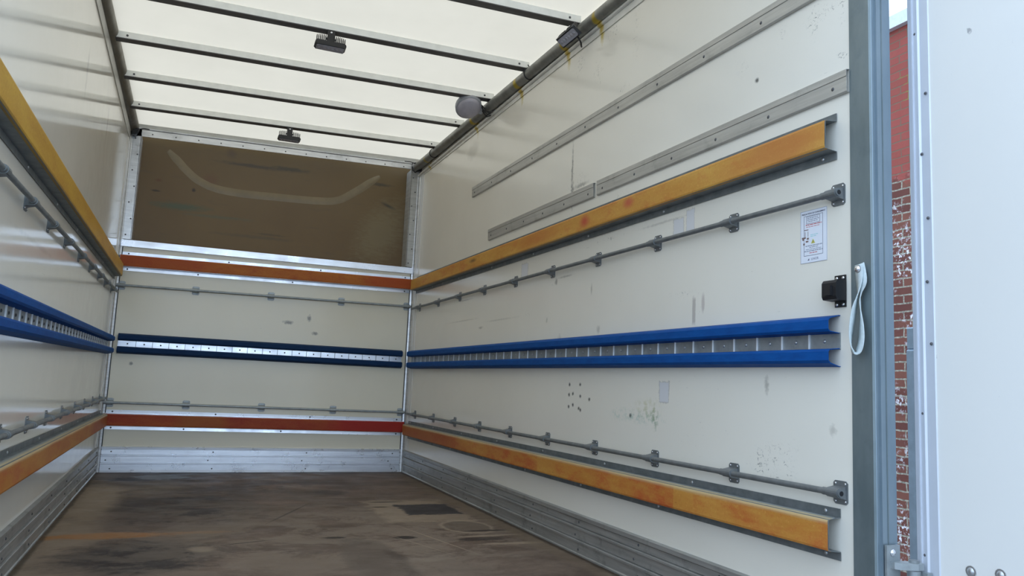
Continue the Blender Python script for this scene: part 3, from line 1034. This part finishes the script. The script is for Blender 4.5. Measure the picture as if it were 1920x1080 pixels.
def work_lamp(label, x, y, z, rx, w=.155, cable=False, rz=0.0, ry=0.0):
    """black finned LED bar hanging from a bow: local z up, light face tilted towards the rear"""
    t = thing('work_lamp', label, 'lamp', (x, y, z), (rx, ry, rz), 'black work lamps under the roof')
    hw = w / 2
    b = MB()
    # body: shallow tray with chamfered ends, its face on local -z
    b.prism([(-hw + .010, -.070), (hw - .010, -.070), (hw, -.060), (hw - .003, -.050), (hw - .012, -.045), (-hw + .012, -.045), (-hw + .003, -.050), (-hw, -.060)], -.026, .026, 'y')
    b.build('housing', 'black_plastic', t)
    t.location.z -= .018
    f = MB()
    n = 17
    for i in range(n):
        xx = -hw + .008 + i * (w - .016) / (n - 1)
        if abs(xx) < .016:
            continue
        top = -.014 - .010 * (abs(xx) / hw) ** 4
        f.box((xx - .0016, -.026, -.046), (xx + .0016, -.006, top))
    f.build('cooling_fins', 'black_plastic', t)
    g = MB()
    rbox = [(-hw + .014, -.020), (hw - .014, -.020), (hw - .009, -.015), (hw - .009, .015), (hw - .014, .020), (-hw + .014, .020), (-hw + .009, .015), (-hw + .009, -.015)]
    g.prism(rbox, -.0725, -.069, 'z')
    for i in range(6):
        xx = -hw + .022 + i * (w - .044) / 5
        g.dome((xx, 0, -.0725), (0, 0, -1), .008, .003, 8)
    g.build('lens', 'lens', t, 'grey lens')
    k = MB()
    k.box((-.018, -.022, -.046), (.018, -.014, .018)).box((-.020, -.022, .014), (.020, .014, .018))
    k.tube([(-.022, -.016, -.030), (.022, -.016, -.030)], .006, 8)
    k.build('mounting_bracket', 'black_plastic', t)
    MB().dome((0, -.0225, .004), (0, -1, 0), .006, .004, 8).build('bolt', 'bright_screw', t)
    return t


def zbow(x):
    return zroof(x) - DR - BH - .003


work_lamp('black finned work lamp under the second bow, the larger-looking of two centre lamps', 1.012, BOW_Y[1] - .012, zbow(1.01) - .001, -.16, .150)
work_lamp('black finned work lamp under the bow nearest the front wall', 1.015, BOW_Y[4] - .028, zbow(1.01) - .001, -.10, .150)
sl_ = work_lamp('black work lamp with segmented face fixed to the right roof rail', 1.955, -2.79, 2.348, .10, .120, rz=1.60, ry=0)
_z = Vector((.50, .42, .75)).normalized()
_x = Vector((.10, -1, .0))
_x = (_x - _z * _x.dot(_z)).normalized()
_y = _z.cross(_x)
_m = Matrix((_x, _y, _z)).transposed().to_4x4()
_m.translation = Vector((1.985, -2.895, 2.296)) + _z * .060
sl_.matrix_world = _m
MB().tube([(.030, .020, -.050), (.032, .040, -.058), (.024, .060, -.056), (.012, .072, -.050), (.004, .078, -.040)], .0042, 6).build('cable', 'black_cable', sl_, 'short black cable hanging from the lamp')


def round_lamp():
    t = thing('bulkhead_lamp', 'round pale grey lamp on the right roof rail with black cable loops', 'lamp', (1.943, -1.62, 2.372), (-.55, .12, .1))
    R = .078
    m = MB()
    seg = 24
    ring = lambda r, z: [(r * math.cos(2 * PI * k / seg), r * 1.12 * math.sin(2 * PI * k / seg), z) for k in range(seg)]
    def lathe(mm, prof, mi=0):
        vs = []
        for r, z in prof:
            vs += ring(r, z)
        fs = [(i * seg + k, i * seg + (k + 1) % seg, (i + 1) * seg + (k + 1) % seg, (i + 1) * seg + k) for i in range(len(prof) - 1) for k in range(seg)]
        mm.add(vs, fs, mi, True)
        mm.add(ring(*prof[0]), [tuple(range(seg))[::-1]], mi)
        mm.add(ring(*prof[-1]), [tuple(range(seg))], mi)
        return mm
    lathe(m, [(R, .004), (R, -.020), (R * .95, -.026), (R * .88, -.028)])
    m.box((R * .7, -.020, -.018), (R * 1.25, .020, .004))
    m.build('housing', 'lamp_grey', t)
    c = MB()
    lathe(c, [(R * .88, -.026), (R * .86, -.036), (R * .72, -.046), (R * .40, -.052), (.004, -.054)])
    c.build('cover', 'lamp_cover', t, 'smooth mauve-grey cover')
    k = MB()
    bpy.context.view_layer.update()
    iv = (Matrix.Translation(t.location) @ t.rotation_euler.to_matrix().to_4x4()).inverted()
    pw = [(1.985, -1.560, 2.384), (1.992, -1.575, 2.405), (2.005, -1.600, 2.408), (2.020, -1.610, 2.392), (2.030, -1.622, 2.360), (2.040, -1.640, 2.330), (2.058, -1.650, 2.310), (2.075, -1.665, 2.318)]
    k.tube([iv @ Vector(q) for q in pw], .0038, 7)
    pw = [(1.978, -1.565, 2.378), (1.988, -1.590, 2.402), (2.000, -1.625, 2.404), (2.016, -1.640, 2.384), (2.028, -1.650, 2.350), (2.050, -1.672, 2.315), (2.075, -1.690, 2.330)]
    k.tube([iv @ Vector(q) for q in pw], .0038, 7)
    k.tube([iv @ Vector(q) for q in [(2.012, -1.60, 2.41), (2.024, -1.65, 2.372), (2.040, -1.675, 2.335), (2.066, -1.70, 2.322)]], .0038, 7)
    k.build('cable', 'black_cable', t, 'looped black cable')


round_lamp()


def cable_tie(y, lab):
    t = MB()
    cz = 2.36 + .030 - .035 * (y / YR)
    cx = W - .034 + .02 * (y / YR)
    pts = [(cx + .034 * math.cos(a), y + .01 * math.sin(a * .5), cz + .034 * math.sin(a)) for a in [math.radians(q) for q in range(95, 360, 15)]]
    t.tube(pts, .0028, 6)
    t.tube([pts[0], (pts[0][0] - .01, pts[0][1], pts[0][2] + .015)], .0028, 6)
    tag(t.build('cable_loop', 'black_cable'), lab, 'cable', 'black cable loops on the right roof rail')


cable_tie(-2.25, 'thin black cable loop round the right rail where the lamp-carrying bow meets it')
cable_tie(-.50, 'thin black cable loop round the right rail near the front corner')


def corner_fitting():
    t = thing('corner_fitting', 'grey domed fitting with black clip in the front right top corner', 'fitting', (2.055, -.03, 2.385))
    MB().dome((0, 0, .01), (-.2, -1, -.2), .030, .030, 12).build('dome', 'lamp_grey', t)
    MB().tube([(-.030, -.015, .0), (-.024, -.022, -.03), (-.008, -.026, -.046), (.012, -.026, -.03), (.032, -.02, -.012)], .005, 7).build('clip', 'black_cable', t)
    MB().box((.018, -.05, -.035), (.042, -.012, .02)).build('block', 'black_plastic', t)
    MB().tube([(-.10, -.035, .030), (-.05, -.04, .030), (.0, -.035, .020), (.02, -.03, .015)], .0035, 6).tube([(-.04, -.04, .022), (.0, -.045, .030), (.02, -.04, .03)], .0035, 6).build('cable', 'black_cable', t)
    u = thing('corner_fitting', 'small black clip and cable end in the front left top corner', 'fitting', (.035, -.05, 2.345))
    MB().prism([(-.020, -.03), (.0, -.034), (.018, -.004), (.022, .014), (-.004, .012), (-.020, -.004)], -.03, .02, 'y').build('block', 'black_plastic', u)
    MB().tube([(.015, -.01, .012), (.05, -.015, .022), (.085, -.015, .020)], .0035, 6).build('cable', 'black_cable', u)


corner_fitting()


# ------------------------------------------------------------------ rear post, latch, strap, sticker
po = thing('rear_post', 'tall blue-grey galvanised rear post at the end of the right wall', 'post', (W, YR, 0))
MB().prism([(-.003, .0), (-.003, -.066), (0, -.070), (.05, -.070), (.05, 0)], -.25, 2.6, 'z').build('post_face', 'galvanised_post', po)
MB().prism([(-.002, -.0665), (.002, -.0715), (.012, -.0715), (.012, -.078), (.060, -.078), (.060, -.064), (.001, -.064)], -.25, 2.6, 'z').build('edge_profile', 'post_skylit', po, 'edge profile, pale blue skylight painted in')
MB().prism([(.028, -.078), (.031, -.078), (.031, -.0795), (.028, -.0795)], -.25, 2.6, 'z').build('edge_groove', 'galvanised_post', po, 'dark groove line')

la = thing('door_latch', 'black plastic latch block on the right wall beside the rear post', 'latch', (W, -4.372, .985), (0, 0, RIGHT))
m = MB()
m.box((-.040, .001, -.038), (-.002, .004, .048))
m.build('base_plate', 'black_plastic', la)
m = MB()
m.prism([(.004, -.022), (.036, -.020), (.040, -.012), (.040, .024), (.034, .032), (.004, .034)], -.042, .008, 'x')
m.box((-.030, .038, -.010), (-.008, .048, .016), 0)
m.build('latch_body', 'black_plastic', la)
rr = None
for p in ((-.032, .004, .040), (-.010, .004, .040), (-.032, .004, -.031), (-.010, .004, -.031)):
    if rr is None:
        rr = MB().dome((0, 0, 0), (0, 1, 0), .0048, .003, 8).build('screw', 'bright_screw', la)
        rr.location = p
    else:
        copy_at(rr, la, p)
la.location.y += 0


def strap():
    t = thing('pull_strap', 'pale grey webbing strap looped from a bolt on the rear post', 'strap', (W - .003, -4.468, 1.040), (0, 0, 0))
    # loop in the plane of the post's inner face: a ribbon running down and back
    path = [(-.010, -.002, .012, 0.0), (-.012, -.009, -.010, 0.0), (-.014, -.014, -.036, .1), (-.014, -.006, -.060, .6), (-.013, -.004, -.085, .95), (-.014, -.006, -.115, .8), (-.017, -.011, -.150, .5), (-.020, -.013, -.185, .35),
            (-.024, -.008, -.212, .3), (-.029, .001, -.219, .5), (-.033, .007, -.205, .8), (-.034, .008, -.175, 1.1), (-.031, .006, -.140, 1.25), (-.026, .003, -.105, 1.25), (-.020, -.001, -.075, .95), (-.018, -.005, -.045, .5), (-.015, -.004, -.012, .1), (-.013, -.001, .012, 0.0)]
    P = []
    for i in range(len(path) - 1):
        for s in range(4):
            q = s / 4
            a, b, c, e = path[max(0, i - 1)], path[i], path[i + 1], path[min(len(path) - 1, i + 2)]
            P.append([.5 * (2 * b[k] + (c[k] - a[k]) * q + (2 * a[k] - 5 * b[k] + 4 * c[k] - e[k]) * q * q + (3 * b[k] - a[k] - 3 * c[k] + e[k]) * q ** 3) for k in range(4)])
    P.append(list(path[-1]))
    vs, fs, n = [], [], len(P)
    hw, th = .0130, .0012
    for i, (x, y, z, tw) in enumerate(P):
        p, q = P[max(0, i - 1)], P[min(n - 1, i + 1)]
        T = Vector((q[0] - p[0], q[1] - p[1], q[2] - p[2])).normalized()
        wv = Vector((math.sin(tw) * .9, math.cos(tw), 0))
        wv = (wv - T * wv.dot(T)).normalized()
        nv = T.cross(wv)
        c = Vector((x, y, z))
        for a, b in ((-hw, -th), (hw, -th), (hw, th), (-hw, th)):
            vs.append(c + wv * a + nv * b)
    for i in range(n - 1):
        for k in range(4):
            fs.append((i * 4 + k, i * 4 + (k + 1) % 4, (i + 1) * 4 + (k + 1) % 4, (i + 1) * 4 + k))
    fs += [(3, 2, 1, 0), tuple(range(4 * n - 4, 4 * n))]
    MB().add(vs, fs, 0, True).build('webbing', 'webbing', t)
    MB().tube([(0.001, 0, 0), (-.016, 0, 0)], .0105, 12).build('washer', 'rivet_metal', t)
    MB().dome((-.0165, 0, 0), (-1, 0, 0), .0095, .007, 12).build('bolt', 'bright_screw', t, 'shiny domed bolt head')


strap()


def sticker():
    t = thing('notice_sticker', 'white printed notice sticker on the right wall beneath the rod', 'sticker', (W, -4.244, 1.082))
    t.rotation_euler = Matrix(((0, 0, -1), (-1, 0, 0), (0, 1, 0))).to_euler()
    w, h = .1005, .151
    MB().box((0, 0, .0004), (w, h, .0010)).build('sheet', 'paper', t)
    def bars(name, rects, mat, lab=None, z=.0011):
        b = MB()
        for x0, y0, x1, y1 in rects:
            b.box((x0 * w, y0 * h, z), (x1 * w, y1 * h, z + .0003))
        b.build(name, mat, t, lab)
    def outline(x0, y0, x1, y1, k=.009):
        kk = k * w / h
        return [(x0, y0, x1, y0 + kk), (x0, y1 - kk, x1, y1), (x0, y0, x0 + k, y1), (x1 - k, y0, x1, y1)]
    bars('page_border', outline(0, 0, 1, 1, .008), 'ink_grey')
    bars('inner_frame', outline(.13, .135, .85, .90), 'ink', 'dark thin frame')
    bars('top_box', outline(.23, .745, .74, .885), 'ink', 'small framed box')
    random.seed(4)
    def words(x0, x1, y, hh):
        out, x = [], x0
        while x < x1 - .02:
            l = min(random.uniform(.05, .13), x1 - x)
            out.append((x, y, x + l, y + hh))
            x += l + .018
        return out
    bars('small_print', words(.27, .70, .845, .014) + words(.27, .70, .812, .014) + words(.30, .66, .779, .014), 'ink_grey', 'lines of small grey print')
    bars('red_print', words(.20, .80, .715, .018) + words(.22, .72, .680, .010), 'ink_red', 'red line of print')
    bars('cyan_print', words(.38, .66, .520, .012) + words(.38, .62, .490, .012) + [(.36, .465, .70, .545)][:0], 'ink_cyan', 'pale cyan print')
    bars('lower_print', words(.19, .82, .315, .016) + words(.34, .68, .285, .012) + words(.20, .80, .250, .010) + words(.14, .84, .215, .016), 'ink_grey', 'lower lines of grey print')
    bars('lower_red_print', words(.34, .66, .178, .014), 'ink_red')
    # little drawing of stacked loads at the left edge
    bars('load_drawing', [(.05, .470, .20, .500), (.07, .440, .14, .470), (.20, .395, .30, .425), (.24, .445, .32, .480), (.10, .350, .16, .385), (.17, .50, .185, .60), (.28, .50, .295, .60), (.14, .625, .30, .64)], 'ink_brown', 'small brown drawing of a load')
    tr = MB()
    cx, cy, a = .48 * w, .36 * h, .010
    tr.prism([(cx - a * .75, cy), (cx + a * .75, cy), (cx, cy + a * 1.25)], .0011, .0014, 'z')
    tr.build('warning_triangle', 'ink_yellow', t, 'yellow warning triangle')
    tr = MB()
    tr.box((cx - .0007, cy + .0035, .0014), (cx + .0007, cy + .008, .0016)).box((cx - .0007, cy + .0014, .0014), (cx + .0007, cy + .0026, .0016))
    tr.build('warning_mark', 'ink', t)
    tr = MB()
    tr.prism([(.27 * w, .045 * h), (.33 * w, .045 * h), (.33 * w, .085 * h)], .0011, .0014, 'z')
    tr.build('footer_mark', 'ink', t, 'dark triangle mark')
    def text(s, x, y, size, mat, name):
        cu = bpy.data.curves.new(name, 'FONT')
        cu.body = s
        cu.size = size
        cu.extrude = .0001
        cu.offset = size * .012
        o = bpy.data.objects.new(name, cu)
        COL.objects.link(o)
        dg = bpy.context.evaluated_depsgraph_get()
        me = bpy.data.meshes.new_from_object(o.evaluated_get(dg))
        bpy.data.objects.remove(o)
        bpy.data.curves.remove(cu)
        me.materials.clear()
        me.materials.append(M[mat])
        o = bpy.data.objects.new(name, me)
        COL.objects.link(o)
        o.parent = t
        xs = [v.co.x for v in me.vertices]
        o.location = (x * w - (max(xs) + min(xs)) / 2, y * h, .0013)
        return o
    text('PRECAUTION DE CHARGEMENT', .5, .925, .0062, 'ink', 'title')
    text('LINOR', .55, .045, .0095, 'ink_grey', 'footer')


sticker()


# ------------------------------------------------------------------ rear door, swung open, with its hinge
HX, HY = 2.205, -4.527
dr = thing('door_1', 'white rear door swung open beyond the blue-grey post', 'door', (HX, HY, 0), (0, 0, -PI / 2))
struct(dr)
DL, D0, D1 = 1.02, -.10, 2.55
# local x runs along the open door towards the rear, local y points outwards (+x of the place)
MB().box((.040, .006, D0), (DL, .032, D1)).build('door_panel', 'door_skin', dr, 'plain white door skin')
fr = MB()
fr.prism([(.0, .0), (.030, -.002), (.034, .002), (.058, .003), (.060, .006), (.060, .034), (.0, .034)], D0, D1, 'z')
fr.prism([(.012, -.0045), (.016, -.0045), (.016, .0), (.012, .0)], D0, D1, 'z')
fr.build('door_frame', 'door_frame_paint', dr, 'pale metal edge frame of the door')
MB().prism([(-.004, .004), (.0005, .002), (.0005, .030), (-.004, .030)], D0, D1, 'z').build('door_seal', 'seal', dr, 'thin grey seal')
rr = None
for (x, z) in [(.022, 1.672), (.036, 1.341), (.044, 1.007), (.024, .677), (.022, .334), (.050, 1.50), (.050, 1.17), (.052, .85)]:
    p = (x, .0, z)
    if rr is None:
        rr = MB().dome((0, 0, 0), (0, -1, 0), .0042, .003, 8).build('screw', 'dark_rivet', dr)
        rr.location = p
    else:
        copy_at(rr, dr, p)
rr = None
for (x, z) in [(.140, .322), (.212, .331)]:
    if rr is None:
        rr = MB().dome((0, 0, 0), (0, -1, 0), .010, .006, 12).tube([(0, .0, 0), (0, -.002, 0)], .013, 12, 0).build('bolt', 'rivet_metal', dr)
        rr.location = (x, .005, z)
    else:
        copy_at(rr, dr, (x, .005, z))

hg = bpy.data.objects.new('door_hinge', None)
COL.objects.link(hg)
hg.parent = dr
hg['label'] = 'grey steel hinge at the door edge'
hg.matrix_local = Matrix.Rotation(PI / 2, 4, 'Z') @ Matrix.Translation((2.135 - HX, -4.512 - HY, .306))
m = MB()
m.box((-.022, -.006, -.16), (.022, .0, .048), 0)
m.build('hinge_plate', 'galvanised', hg)
m = MB()
m.prism([(-.010, -.006), (.020, -.006), (.055, -.020), (.062, -.030), (.058, -.044), (.035, -.048), (.0, -.030), (-.010, -.018)], -.006, .010, 'z')
m.build('hinge_arm', 'galvanised', hg)
MB().tube([(.040, -.030, -.10), (.040, -.030, -.008)], .016, 14).build('hinge_barrel', 'galvanised', hg)
MB().tube([(.040, -.030, .0102), (.040, -.030, .016)], [.013, .011], 14).build('hinge_pin', 'galvanised_dark', hg, 'dark pin head')
MB().dome((-.002, -.006, .030), (0, -1, 0), .0095, .006, 12).build('bolt', 'bright_screw', hg, 'shiny domed bolt head')
MB().box((.052, -.058, -.06), (.068, -.020, -.010)).build('hinge_strap', 'galvanised', hg)

# ------------------------------------------------------------------ outside
struct(MB().box((-30, -30, -1.05), (30, 40, -1.0)).build('ground', 'asphalt'))
bl = thing('brick_building', 'old red brick wall with patchy white paint and pale coping, beyond the door gap', 'building', (6.5, 0, -1))
b = MB().box((0, -7, 0), (.4, 10, 5.235)).build('brick_wall', 'brickwork', bl)
MB().prism([(-.06, 5.235), (-.06, 5.36), (.2, 5.42), (.46, 5.36), (.46, 5.235)], -7.05, 10.05, 'y').build('coping', 'coping', bl, 'pale coping along the top')
gp = thing('steel_post', 'low galvanised steel post standing between the brick wall and the open door', 'post', (2.537, -4.28, -1))
MB().box((-.037, -.03, 0), (.03, .03, 1.86), 0, .004).build('post_tube', 'galvanised_blue', gp)
MB().box((-.030, -.033, 1.86), (.03, .033, 1.928), 0, .004).build('post_head', 'galvanised_blue', gp, 'stepped head of the post')
